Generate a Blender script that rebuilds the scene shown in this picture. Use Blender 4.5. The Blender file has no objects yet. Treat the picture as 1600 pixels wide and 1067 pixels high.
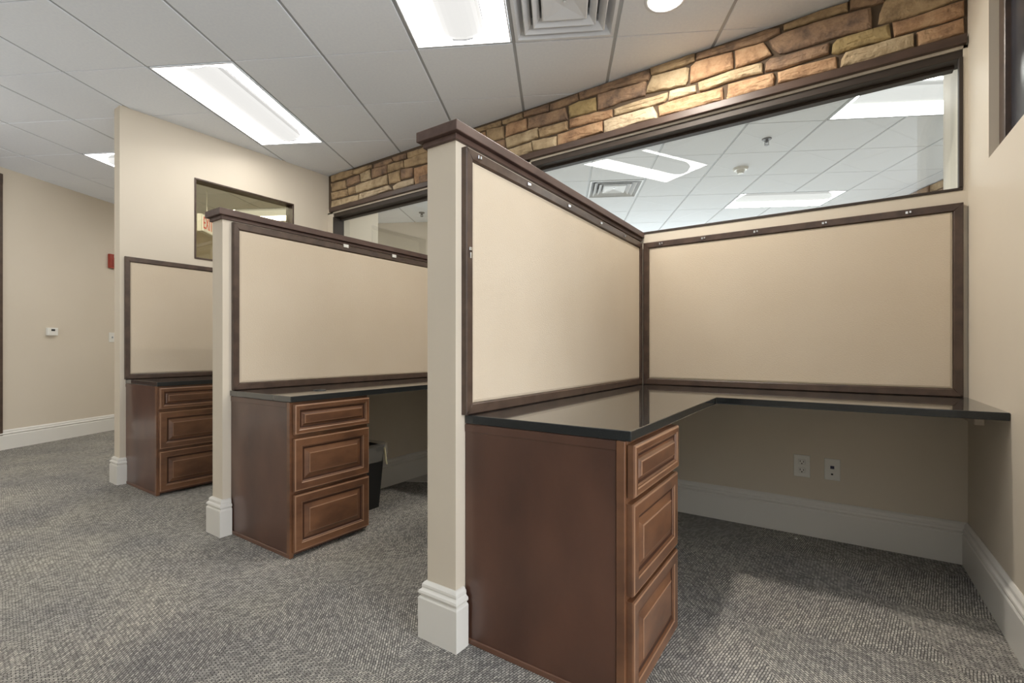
import bpy, bmesh, math, random
from mathutils import Vector
random.seed(7)
SC = bpy.context.scene
COL = SC.collection
PI = math.pi
YAW = math.radians(34.26)
GROT = YAW - math.radians(5.64)      # direction of the ceiling grid
EYE = 1.03

# ---------------------------------------------------------------- camera, world, exposure
cd = bpy.data.cameras.new('camera'); cam = bpy.data.objects.new('camera', cd); COL.objects.link(cam)
cam.location = (0, 0, EYE); cam.rotation_euler = (PI/2, 0, YAW)
cd.sensor_width = 36; cd.lens = 741.9/1600*36; cd.shift_y = 12.3/1600; cd.clip_start = 0.02
SC.camera = cam
w = bpy.data.worlds.new('world'); SC.world = w; w.use_nodes = True
w.node_tree.nodes['Background'].inputs[0].default_value = (0.9, 0.95, 1, 1)
w.node_tree.nodes['Background'].inputs[1].default_value = 0.3
SC.view_settings.view_transform = 'Standard'; SC.view_settings.look = 'None'
SC.view_settings.exposure = 0.0; SC.view_settings.gamma = 1.0; SC.view_settings.use_curve_mapping = False
LIGHT_PANEL = 13.5        # radiance of the white troffer reflectors
LIGHT_CAN = 460.0         # radiance of the recessed downlight lens

# unseen area lights added out of view to brighten the room
def area(name, loc, rot, sx, sy, power, col):
    l = bpy.data.lights.new(name, 'AREA'); l.shape = 'RECTANGLE'; l.size = sx; l.size_y = sy; l.energy = power; l.color = col
    o = bpy.data.objects.new(name, l); COL.objects.link(o); o.location = loc; o.rotation_euler = rot
    return o
area('fill_light', (4.9, .2, 1.4), (PI/2+.08, 0, PI/2), 2.6, 1.8, 165, (0.95, 0.97, 1.0))  # added side fill for the right faces of the partitions
# unseen upward fills added to brighten the ceiling, no lamp body
area('ceiling_fill', (2.6, .2, 1.2), (PI, 0, 0), 2.6, 2.6, 150, (0.88, 0.94, 1.0))
area('ceiling_fill', (-5.0, -.9, 1.0), (PI, 0, GROT), 1.6, 1.6, 14, (0.88, 0.94, 1.0))
area('fill_light', (-4.0, -1.9, 1.5), (PI/2, 0, GROT+PI/2-.3), 2.0, 1.6, 40, (0.92, 0.96, 1.0))  # added fill aimed at the far left wall, unseen
# unseen fill added to brighten the room behind the glass
c_ = YAW - math.radians(5.64)
area('fill_light', (-9.0*math.sin(c_)+1.6*math.cos(c_), 9.0*math.cos(c_)+1.6*math.sin(c_), 1.2), (PI/2+.25, 0, c_+PI), 4.6, 1.6, 120, (0.90, 0.96, 1.0))

# ---------------------------------------------------------------- materials
def srgb(r, g, b):
    f = lambda c: (c/255/12.92) if c/255 <= .04045 else ((c/255+.055)/1.055)**2.4
    return (f(r), f(g), f(b), 1)
def newmat(name):
    m = bpy.data.materials.new(name); m.use_nodes = True
    nt = m.node_tree; return m, nt, nt.nodes['Principled BSDF']
def N(nt, t, **kw):
    n = nt.nodes.new(t)
    for k, v in kw.items(): setattr(n, k, v)
    return n
def mat(name, col, rough=.5, metal=0, col2=None, nscale=8, stretch=(1,1,1), bump=0, bscale=None, ior=None, coat=0, coat_rough=.1, detail=4, lo=.35, hi=.65):
    m, nt, b = newmat(name)
    b.inputs['Base Color'].default_value = col; b.inputs['Roughness'].default_value = rough
    b.inputs['Metallic'].default_value = metal
    if ior: b.inputs['IOR'].default_value = ior
    if coat: b.inputs['Coat Weight'].default_value = coat; b.inputs['Coat Roughness'].default_value = coat_rough
    if col2 or bump:
        tc = N(nt, 'ShaderNodeTexCoord'); mp = N(nt, 'ShaderNodeMapping'); mp.inputs['Scale'].default_value = stretch
        nt.links.new(tc.outputs['Object'], mp.inputs[0])
    if col2:
        n = N(nt, 'ShaderNodeTexNoise'); n.inputs['Scale'].default_value = nscale; n.inputs['Detail'].default_value = detail
        r = N(nt, 'ShaderNodeValToRGB'); r.color_ramp.elements[0].position = lo; r.color_ramp.elements[1].position = hi
        r.color_ramp.elements[0].color = col; r.color_ramp.elements[1].color = col2
        nt.links.new(mp.outputs[0], n.inputs['Vector']); nt.links.new(n.outputs['Fac'], r.inputs[0]); nt.links.new(r.outputs[0], b.inputs['Base Color'])
    if bump:
        n2 = N(nt, 'ShaderNodeTexNoise'); n2.inputs['Scale'].default_value = bscale or nscale*4; n2.inputs['Detail'].default_value = 5
        bp = N(nt, 'ShaderNodeBump'); bp.inputs['Strength'].default_value = bump; bp.inputs['Distance'].default_value = .004
        nt.links.new(mp.outputs[0], n2.inputs['Vector']); nt.links.new(n2.outputs['Fac'], bp.inputs['Height']); nt.links.new(bp.outputs[0], b.inputs['Normal'])
    return m
WALL = mat('wall_paint', (.64,.57,.465,1), .55, col2=(.66,.59,.485,1), nscale=1.5, bump=.08, bscale=260)
TRIMW = mat('white_trim_paint', (.74,.72,.67,1), .32)
TILE = mat('ceiling_tile', (.85,.88,.93,1), .95, col2=(.88,.91,.95,1), nscale=60, bump=.25, bscale=420)
RAIL = mat('ceiling_rail', (.45,.47,.49,1), .5)
SLAB = mat('plenum_board', (.25,.25,.25,1), .9)
FRAMEB = mat('dark_stained_wood', (.052,.030,.021,1), .42, col2=(.085,.052,.036,1), nscale=6, stretch=(3,3,3), coat=.25, coat_rough=.25)
CAPM = mat('cap_stained_wood', (.070,.038,.029,1), .5, col2=(.105,.062,.048,1), nscale=7, stretch=(4,1,4))
HEADM = mat('header_stained_wood', (.055,.032,.022,1), .45, col2=(.08,.048,.034,1), nscale=6, stretch=(1,3,4))
WINF = mat('dark_window_frame', (.034,.023,.016,1), .6)
DARKMET = mat('dull_metal', (.16,.16,.16,1), .45, metal=.6)
CABS = mat('cabinet_veneer', (.070,.029,.018,1), .38, col2=(.120,.052,.031,1), nscale=3.2, stretch=(1.2,1.2,.6), coat=.45, coat_rough=.16, detail=6)
CABF = mat('cabinet_maple', (.105,.044,.021,1), .38, col2=(.20,.090,.042,1), nscale=5, stretch=(1,1,2.2), coat=.45, coat_rough=.2, detail=6)
CABE = mat('cabinet_edge', (.15,.07,.042,1), .4, coat=.4, coat_rough=.2)
GLINT = mat('cabinet_edge_glint', (.30,.165,.095,1), .35, coat=.4, coat_rough=.2)  # lighter brown that paints in the glints along the drawer edges
GROOVE = mat('cabinet_glaze', (.05,.018,.009,1), .45)
BLACKP = mat('black_plastic', (.012,.012,.012,1), .6)
PLATE = mat('white_plastic', (.78,.77,.72,1), .35)
DARKHOLE = mat('dark_slot', (.01,.01,.01,1), .6)
CHROME = mat('bright_metal', (.75,.75,.75,1), .25, metal=1)
VENTM = mat('vent_paint', (.80,.82,.85,1), .45)
REDP = mat('red_plastic', (.34,.045,.025,1), .35)
MORTAR = mat('brown_mortar', (.10,.07,.045,1), .95, bump=.5, bscale=90)
def granite():
    m, nt, b = newmat('black_granite')
    tc = N(nt, 'ShaderNodeTexCoord'); v = N(nt, 'ShaderNodeTexVoronoi'); v.inputs['Scale'].default_value = 260
    r = N(nt, 'ShaderNodeValToRGB'); r.color_ramp.elements[0].position = .05; r.color_ramp.elements[1].position = .12
    r.color_ramp.elements[0].color = (.16,.17,.18,1); r.color_ramp.elements[1].color = (.012,.015,.017,1)
    nt.links.new(tc.outputs['Object'], v.inputs['Vector']); nt.links.new(v.outputs['Distance'], r.inputs[0]); nt.links.new(r.outputs[0], b.inputs['Base Color'])
    b.inputs['Roughness'].default_value = .5; b.inputs['Specular IOR Level'].default_value = .2
    lw = N(nt, 'ShaderNodeLayerWeight'); lw.inputs['Blend'].default_value = .5
    p = N(nt, 'ShaderNodeMath', operation='POWER'); p.inputs[1].default_value = 3.0
    ad = N(nt, 'ShaderNodeMath', operation='ADD', use_clamp=True); ad.inputs[1].default_value = .035
    g = N(nt, 'ShaderNodeBsdfGlossy'); g.inputs['Roughness'].default_value = .03; mx = N(nt, 'ShaderNodeMixShader')
    nt.links.new(lw.outputs['Facing'], p.inputs[0]); nt.links.new(p.outputs[0], ad.inputs[0]); nt.links.new(ad.outputs[0], mx.inputs[0])
    nt.links.new(b.outputs[0], mx.inputs[1]); nt.links.new(g.outputs[0], mx.inputs[2]); nt.links.new(mx.outputs[0], nt.nodes['Material Output'].inputs[0])
    return m
GRAN = granite()
def fabric():
    m, nt, b = newmat('woven_fabric')
    tc = N(nt, 'ShaderNodeTexCoord'); mp = N(nt, 'ShaderNodeMapping'); mp.inputs['Scale'].default_value = (1,1,1)
    n = N(nt, 'ShaderNodeTexNoise'); n.inputs['Scale'].default_value = 3; n.inputs['Detail'].default_value = 6
    r = N(nt, 'ShaderNodeValToRGB'); r.color_ramp.elements[0].color = (.60,.50,.375,1); r.color_ramp.elements[1].color = (.66,.57,.45,1)
    nt.links.new(tc.outputs['Object'], mp.inputs[0]); nt.links.new(mp.outputs[0], n.inputs['Vector']); nt.links.new(n.outputs['Fac'], r.inputs[0]); nt.links.new(r.outputs[0], b.inputs['Base Color'])
    b.inputs['Roughness'].default_value = .9
    mp2 = N(nt, 'ShaderNodeMapping'); mp2.inputs['Scale'].default_value = (1,1,3.2)
    n2 = N(nt, 'ShaderNodeTexNoise'); n2.inputs['Scale'].default_value = 110; n2.inputs['Detail'].default_value = 2
    bp = N(nt, 'ShaderNodeBump'); bp.inputs['Strength'].default_value = .45; bp.inputs['Distance'].default_value = .0025
    nt.links.new(tc.outputs['Object'], mp2.inputs[0]); nt.links.new(mp2.outputs[0], n2.inputs['Vector']); nt.links.new(n2.outputs['Fac'], bp.inputs['Height']); nt.links.new(bp.outputs[0], b.inputs['Normal'])
    return m
FABRIC = fabric()
def carpet():
    m, nt, b = newmat('carpet_loop')
    L = nt.links.new
    tc = N(nt, 'ShaderNodeTexCoord')
    # two directions of ribbed loops, alternating in large diagonal patches
    dist = N(nt, 'ShaderNodeTexNoise'); dist.inputs['Scale'].default_value = 30; dist.inputs['Detail'].default_value = 2
    mixv = N(nt, 'ShaderNodeMixRGB'); mixv.blend_type = 'ADD'; mixv.inputs[0].default_value = .006
    L(tc.outputs['Object'], dist.inputs['Vector']); L(tc.outputs['Object'], mixv.inputs[1]); L(dist.outputs['Color'], mixv.inputs[2])
    def ribs(ang):
        mp = N(nt, 'ShaderNodeMapping'); mp.inputs['Rotation'].default_value = (0,0,math.radians(ang))
        L(mixv.outputs[0], mp.inputs[0])
        br = N(nt, 'ShaderNodeTexBrick'); br.inputs['Scale'].default_value = 1
        br.inputs['Brick Width'].default_value = .018; br.inputs['Row Height'].default_value = .0085
        br.inputs['Mortar Size'].default_value = .0019; br.inputs['Mortar Smooth'].default_value = .9
        br.inputs['Color1'].default_value = (.56,.535,.485,1); br.inputs['Color2'].default_value = (.27,.26,.245,1); br.inputs['Mortar'].default_value = (.06,.058,.055,1)
        L(mp.outputs[0], br.inputs['Vector']); return br
    a, c = ribs(28.6+20), ribs(28.6+70)
    mp = N(nt, 'ShaderNodeMapping'); mp.inputs['Rotation'].default_value = (0,0,math.radians(28.6+45)); mp.inputs['Scale'].default_value = (1.15,1.9,1)
    L(mixv.outputs[0], mp.inputs[0])
    ch = N(nt, 'ShaderNodeTexChecker'); ch.inputs['Scale'].default_value = 1.35; L(mp.outputs[0], ch.inputs['Vector'])
    mx = N(nt, 'ShaderNodeMixRGB'); L(ch.outputs['Fac'], mx.inputs[0]); L(a.outputs['Color'], mx.inputs[1]); L(c.outputs['Color'], mx.inputs[2])
    mh = N(nt, 'ShaderNodeMixRGB'); L(ch.outputs['Fac'], mh.inputs[0]); L(a.outputs['Fac'], mh.inputs[1]); L(c.outputs['Fac'], mh.inputs[2])
    n = N(nt, 'ShaderNodeTexNoise'); n.inputs['Scale'].default_value = 2.2; n.inputs['Detail'].default_value = 5
    r = N(nt, 'ShaderNodeValToRGB'); r.color_ramp.elements[0].position = .3; r.color_ramp.elements[1].position = .7
    r.color_ramp.elements[0].color = (.78,.78,.80,1); r.color_ramp.elements[1].color = (1.08,1.06,1.0,1)
    L(tc.outputs['Object'], n.inputs['Vector']); L(n.outputs['Fac'], r.inputs[0])
    n3 = N(nt, 'ShaderNodeTexNoise'); n3.inputs['Scale'].default_value = 160; n3.inputs['Detail'].default_value = 3
    r3 = N(nt, 'ShaderNodeValToRGB'); r3.color_ramp.elements[0].position = .3; r3.color_ramp.elements[1].position = .7
    r3.color_ramp.elements[0].color = (.6,.6,.6,1); r3.color_ramp.elements[1].color = (1.4,1.4,1.4,1)
    L(tc.outputs['Object'], n3.inputs['Vector']); L(n3.outputs['Fac'], r3.inputs[0])
    m1 = N(nt, 'ShaderNodeMixRGB'); m1.blend_type = 'MULTIPLY'; m1.inputs[0].default_value = 1; L(mx.outputs[0], m1.inputs[1]); L(r.outputs[0], m1.inputs[2])
    m2 = N(nt, 'ShaderNodeMixRGB'); m2.blend_type = 'MULTIPLY'; m2.inputs[0].default_value = 1; L(m1.outputs[0], m2.inputs[1]); L(r3.outputs[0], m2.inputs[2])
    L(m2.outputs[0], b.inputs['Base Color'])
    bp = N(nt, 'ShaderNodeBump'); bp.invert = True; bp.inputs['Strength'].default_value = .6; bp.inputs['Distance'].default_value = .003
    L(mh.outputs[0], bp.inputs['Height']); L(bp.outputs[0], b.inputs['Normal'])
    b.inputs['Roughness'].default_value = 1; b.inputs['Specular IOR Level'].default_value = .1
    return m
CARPET = carpet()
def stonemat(name, c1, c2, c3):
    m, nt, b = newmat(name); L = nt.links.new
    tc = N(nt, 'ShaderNodeTexCoord')
    n = N(nt, 'ShaderNodeTexNoise'); n.inputs['Scale'].default_value = 9; n.inputs['Detail'].default_value = 7; n.inputs['Roughness'].default_value = .65
    L(tc.outputs['Object'], n.inputs['Vector'])
    r = N(nt, 'ShaderNodeValToRGB'); r.color_ramp.elements[0].position = .34; r.color_ramp.elements[0].color = c1
    r.color_ramp.elements[1].position = .7; r.color_ramp.elements[1].color = c3
    e = r.color_ramp.elements.new(.5); e.color = c2
    L(n.outputs['Fac'], r.inputs[0]); L(r.outputs[0], b.inputs['Base Color']); b.inputs['Roughness'].default_value = .9
    n2 = N(nt, 'ShaderNodeTexNoise'); n2.inputs['Scale'].default_value = 34; n2.inputs['Detail'].default_value = 7
    bp = N(nt, 'ShaderNodeBump'); bp.inputs['Strength'].default_value = .85; bp.inputs['Distance'].default_value = .016
    L(tc.outputs['Object'], n2.inputs['Vector']); L(n2.outputs['Fac'], bp.inputs['Height']); L(bp.outputs[0], b.inputs['Normal'])
    return m
ST = {
 't': stonemat('tan_stone', (.22,.15,.085,1), (.41,.29,.165,1), (.52,.38,.22,1)),
 'b': stonemat('brown_stone', (.13,.09,.065,1), (.28,.18,.115,1), (.42,.28,.165,1)),
 'c': stonemat('cream_stone', (.30,.22,.125,1), (.46,.35,.215,1), (.55,.44,.285,1)),
 'o': stonemat('rust_stone', (.24,.14,.08,1), (.43,.26,.145,1), (.54,.37,.22,1)),
 'w': stonemat('pale_stone', (.38,.29,.19,1), (.54,.43,.29,1), (.62,.51,.37,1)),
 'g': stonemat('olive_stone', (.22,.16,.075,1), (.38,.28,.13,1), (.48,.36,.17,1))}
def emis(name, col, s, base=(.8,.8,.8,1)):
    m, nt, b = newmat(name); b.inputs['Base Color'].default_value = base; b.inputs['Roughness'].default_value = .6
    b.inputs['Emission Color'].default_value = col; b.inputs['Emission Strength'].default_value = s
    return m
REFL = emis('lit_reflector', (1,.975,.93,1), LIGHT_PANEL)
BASKET = emis('lit_basket', (1,.985,.95,1), .84, (.02,.02,.02,1))
BEDGE = emis('basket_edge_shade', (1,.985,.95,1), .50, (.02,.02,.02,1))  # dimmer glow stands in for the shading on the basket's turned edges
CANL = emis('lit_downlight', (1,.93,.83,1), LIGHT_CAN)
EXITW = emis('exit_face', (1,.97,.93,1), .35)
EXITR = emis('exit_letters', (1,.15,.12,1), .3, (.70,.16,.14,1))
def glass(name, tint):
    m = bpy.data.materials.new(name); m.use_nodes = True; nt = m.node_tree; nt.nodes.clear(); L = nt.links.new
    o = N(nt, 'ShaderNodeOutputMaterial'); mx = N(nt, 'ShaderNodeMixShader'); t = N(nt, 'ShaderNodeBsdfTransparent'); g = N(nt, 'ShaderNodeBsdfGlossy')
    f = N(nt, 'ShaderNodeFresnel'); f.inputs['IOR'].default_value = 1.5
    t.inputs[0].default_value = tint; g.inputs['Roughness'].default_value = 0; g.inputs[0].default_value = (1,1,1,1)
    # the pane's two faces act as one reflecting sheet: only the face the ray enters by reflects
    ge = N(nt, 'ShaderNodeNewGeometry'); iv = N(nt, 'ShaderNodeMath', operation='SUBTRACT'); iv.inputs[0].default_value = 1; ml = N(nt, 'ShaderNodeMath', operation='MULTIPLY')
    m2 = N(nt, 'ShaderNodeMath', operation='MULTIPLY', use_clamp=True); m2.inputs[1].default_value = 1.9
    L(ge.outputs['Backfacing'], iv.inputs[1]); L(f.outputs[0], ml.inputs[0]); L(iv.outputs[0], ml.inputs[1]); L(ml.outputs[0], m2.inputs[0])
    L(m2.outputs[0], mx.inputs[0]); L(t.outputs[0], mx.inputs[1]); L(g.outputs[0], mx.inputs[2]); L(mx.outputs[0], o.inputs[0])
    return m
GLASS = glass('clear_glass', (.95,.97,.965,1))
GLASST = glass('warm_tinted_glass', (.86,.83,.70,1))
DGLASS = mat('dark_pane', (.035,.035,.042,1), .25, col2=(.06,.06,.07,1), nscale=2)
def liner():
    m = bpy.data.materials.new('clear_bag'); m.use_nodes = True; nt = m.node_tree; nt.nodes.clear(); L = nt.links.new
    o = N(nt, 'ShaderNodeOutputMaterial'); mx = N(nt, 'ShaderNodeMixShader'); t = N(nt, 'ShaderNodeBsdfTransparent'); g = N(nt, 'ShaderNodeBsdfPrincipled')
    g.inputs['Base Color'].default_value = (.62,.6,.55,1); g.inputs['Roughness'].default_value = .12
    mx.inputs[0].default_value = .16; L(t.outputs[0], mx.inputs[1]); L(g.outputs[0], mx.inputs[2]); L(mx.outputs[0], o.inputs[0])
    return m
LINER = liner()

# ---------------------------------------------------------------- mesh helpers
def G(a, b):            # building grid: a runs along the ceiling rails away from the camera, b across
    c = YAW - math.radians(5.64)
    return (-a*math.sin(c) + b*math.cos(c), a*math.cos(c) + b*math.sin(c))
GROT = YAW - math.radians(5.64)
class MB:
    def __init__(s, f=None): s.bm = bmesh.new(); s.f = f or (lambda p: p)
    def vs(s, pts): return [s.bm.verts.new(s.f(p)) for p in pts]
    def face(s, vs):
        try: return s.bm.faces.new(vs)
        except ValueError: return None
    def box(s, x0, y0, z0, x1, y1, z1, bev=0, seg=1):
        v = s.vs([(x0,y0,z0),(x1,y0,z0),(x1,y1,z0),(x0,y1,z0),(x0,y0,z1),(x1,y0,z1),(x1,y1,z1),(x0,y1,z1)])
        fs = [s.face([v[i] for i in q]) for q in ((3,2,1,0),(4,5,6,7),(0,1,5,4),(1,2,6,5),(2,3,7,6),(3,0,4,7))]
        if bev:
            es = list({e for f in fs for e in f.edges})
            bmesh.ops.bevel(s.bm, geom=es, offset=bev, segments=seg, affect='EDGES', profile=.5)
        return s
    def prism(s, pts, z0, z1, bev=0):    # polygon in XY extruded in z
        a = s.vs([(x,y,z0) for x,y in pts]); b = s.vs([(x,y,z1) for x,y in pts]); n = len(pts)
        fs = [s.face(a[::-1]), s.face(b)] + [s.face([a[i],a[(i+1)%n],b[(i+1)%n],b[i]]) for i in range(n)]
        if bev:
            es = list({e for f in fs for e in f.edges})
            bmesh.ops.bevel(s.bm, geom=es, offset=bev, segments=2, affect='EDGES', profile=.5)
        return s
    def rings(s, rings, cap0=True, cap1=True):
        R = [s.vs(r) for r in rings]; n = len(R[0])
        for a, b in zip(R, R[1:]):
            for i in range(n): s.face([a[i], a[(i+1)%n], b[(i+1)%n], b[i]])
        if cap0: s.face(R[0][::-1])
        if cap1: s.face(R[-1])
        return s
    def cyl(s, c, r, z0, z1, n=24, r2=None):
        r2 = r if r2 is None else r2
        ring = lambda rr, z: [(c[0]+rr*math.cos(2*PI*i/n), c[1]+rr*math.sin(2*PI*i/n), z) for i in range(n)]
        return s.rings([ring(r, z0), ring(r2, z1)])
    def sweep(s, path, prof, close=True):     # profile (d, z) swept along XY path; d to the left of travel; mitred
        n = len(path); secs = []
        for i, p in enumerate(path):
            d0 = Vector(path[i]) - Vector(path[i-1]) if i > 0 else Vector(path[1]) - Vector(path[0])
            d1 = Vector(path[i+1]) - Vector(path[i]) if i < n-1 else d0
            n0 = Vector((-d0.y, d0.x)).normalized(); n1 = Vector((-d1.y, d1.x)).normalized()
            m = n0 + n1; m = m / (1 + n0.dot(n1))
            secs.append([(p[0]+m.x*d, p[1]+m.y*d, z) for d, z in prof])
        S = [s.vs(q) for q in secs]; k = len(prof)
        for a, b in zip(S, S[1:]):
            for j in range(k): s.face([a[j], b[j], b[(j+1)%k], a[(j+1)%k]])
        s.face(S[0]); s.face(S[-1][::-1])
        return s
    def build(s, name, m, parent=None, smooth=False, kind=None):
        bmesh.ops.recalc_face_normals(s.bm, faces=s.bm.faces[:])
        if parent is not None:
            off = wloc(parent)
            bmesh.ops.translate(s.bm, verts=s.bm.verts[:], vec=-off)
        me = bpy.data.meshes.new(name); s.bm.to_mesh(me); s.bm.free()
        me.materials.append(m)
        if smooth:
            for p in me.polygons: p.use_smooth = True
        o = bpy.data.objects.new(name, me); COL.objects.link(o)
        if parent is not None: o.parent = parent
        if kind: o['kind'] = kind
        return o
def wloc(o):
    v = Vector(o.location)
    while o.parent is not None: o = o.parent; v += Vector(o.location)
    return v
def thing(name, label, cat, loc, group=None):
    o = bpy.data.objects.new(name, None); COL.objects.link(o); o.location = loc; o.empty_display_size = .1
    o['label'] = label; o['category'] = cat
    if group: o['group'] = group
    return o
def struct(mb, name, m, **k): return mb.build(name, m, kind='structure', **k)
def dup(src, delta, label):
    c = src.copy(); COL.objects.link(c); c.location = Vector(src.location) + Vector(delta); c['label'] = label
    for ch in src.children:
        d = ch.copy(); COL.objects.link(d); d.parent = c
        for g in ch.children:
            e = g.copy(); COL.objects.link(e); e.parent = d
    return c

# ---------------------------------------------------------------- layout numbers
CZ = 2.896                       # ceiling tile face
TOP = 3.02
WY = 3.11                        # back wall face
XR = .525                        # right wall face
PX = [(-1.213, -1.08, 1.241), (-2.915, -2.80, 1.268)]     # half walls: left x, right x, front y
P3 = (-4.635, -4.52, 1.311)      # full height wall
DZ = .80                         # desk top height
LB = -5.68                       # far left wall, grid coordinate b
PITCH = .6096
AO, BO = .73*PITCH, .55*PITCH
HEADB, WTOP, WSILL = 2.492, 2.478, 1.80

# ---------------------------------------------------------------- setting: floor, walls
fl = struct(MB().box(-11, -6.5, -.12, 6.5, 12, 0), 'floor', CARPET)
gm = MB(lambda p: (*G(p[0], p[1]), p[2]))
wl = struct(MB(lambda p: (*G(p[0], p[1]), p[2])).box(-4, LB-.15, 0, 7.0, LB, TOP), 'wall_left', WALL)
struct(MB(lambda p: (*G(p[0], p[1]), p[2])).box(6.8, LB, 0, 6.95, -1.0, TOP), 'wall_far', WALL)
struct(MB(lambda p: (*G(p[0], p[1]), p[2])).box(6.95, -1.15, 0, 9.3, -1.0, TOP), 'wall_far_return', WALL)
struct(MB(lambda p: (*G(p[0], p[1]), p[2])).box(9.15, -1.0, 0, 9.3, 4.15, TOP), 'wall_far_end', WALL)
wo = struct(MB(lambda p: (*G(p[0], p[1]), p[2])).box(1.5, 4.21, 0, 9.3, 4.36, TOP), 'wall_other_room', WALL)
struct(MB().box(-5.2, -4.15, 0, 5.3, -4.0, TOP), 'wall_front', WALL)
struct(MB().box(5.05, -4.0, 0, 5.2, 1.75, TOP), 'wall_side', WALL)
struct(MB().box(.695, 1.75, 0, 5.2, 1.9, TOP), 'wall_side_return', WALL)
struct(MB(lambda p: (*G(p[0], p[1]), p[2])).box(3.6, -2.6, .0, 9.1, 4.15, .004), 'floor_bounce_other_room', mat('bounce_floor', (.55,.53,.5,1), .5))  # unseen pale sheet added to bounce light onto that room's ceiling

# right wall with the window opening
wr = MB()
WR0, WR1, WRS, WRT = 1.78, 2.737, 1.822, 2.62
wr.box(XR, 1.6, 0, XR+.17, 3.74, WRS); wr.box(XR, WR1, WRS, XR+.17, 3.74, TOP)
wr.box(XR, 1.6, WRS, XR+.17, WR0, TOP); wr.box(XR, WR0, WRT, XR+.17, WR1, TOP)
struct(wr, 'wall_right', WALL)
w4 = MB()
fx = XR+.030
w4.box(fx, WR0, WRS, fx+.06, WR1, WRS+.035, .003); w4.box(fx, WR1-.075, WRS+.035, fx+.06, WR1, WRT, .003)
w4.box(fx, WR0, WRS+.035, fx+.06, WR0+.075, WRT, .003); w4.box(fx, WR0+.075, WRT-.05, fx+.06, WR1-.075, WRT, .003)
w4 = struct(w4, 'window_4', FRAMEB)
MB().box(fx+.02, WR0+.075, WRS+.035, fx+.045, WR1-.075, WRT-.05).build('pane', DGLASS, w4)

# back wall: solid below the glass, piers, header band with stone
bw = MB()
WXL0, WXL1, WXR0, WXR1 = -4.425, -2.10, -1.945, .508
YB = WY+.20
bw.box(-4.52, WY, 0, XR, YB, WSILL-.0)
bw.box(-4.52, WY, WSILL, WXL0, YB, HEADB); bw.box(WXL1, WY, WSILL, WXR0, YB, HEADB); bw.box(WXR1, WY, WSILL, XR, YB, HEADB)
bw.box(-4.52, WY, WTOP, XR, YB, 2.535)
bw.box(-4.52, 3.135, 2.535, XR, YB, TOP)
bw.box(XR+.17, WY, 0, 4.0, YB, TOP)
bwo = struct(bw, 'wall_back', WALL)
MB().box(-4.519, 3.122, 2.53, XR-.001, 3.14, 2.8955).build('mortar_bed', MORTAR, bwo)

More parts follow.
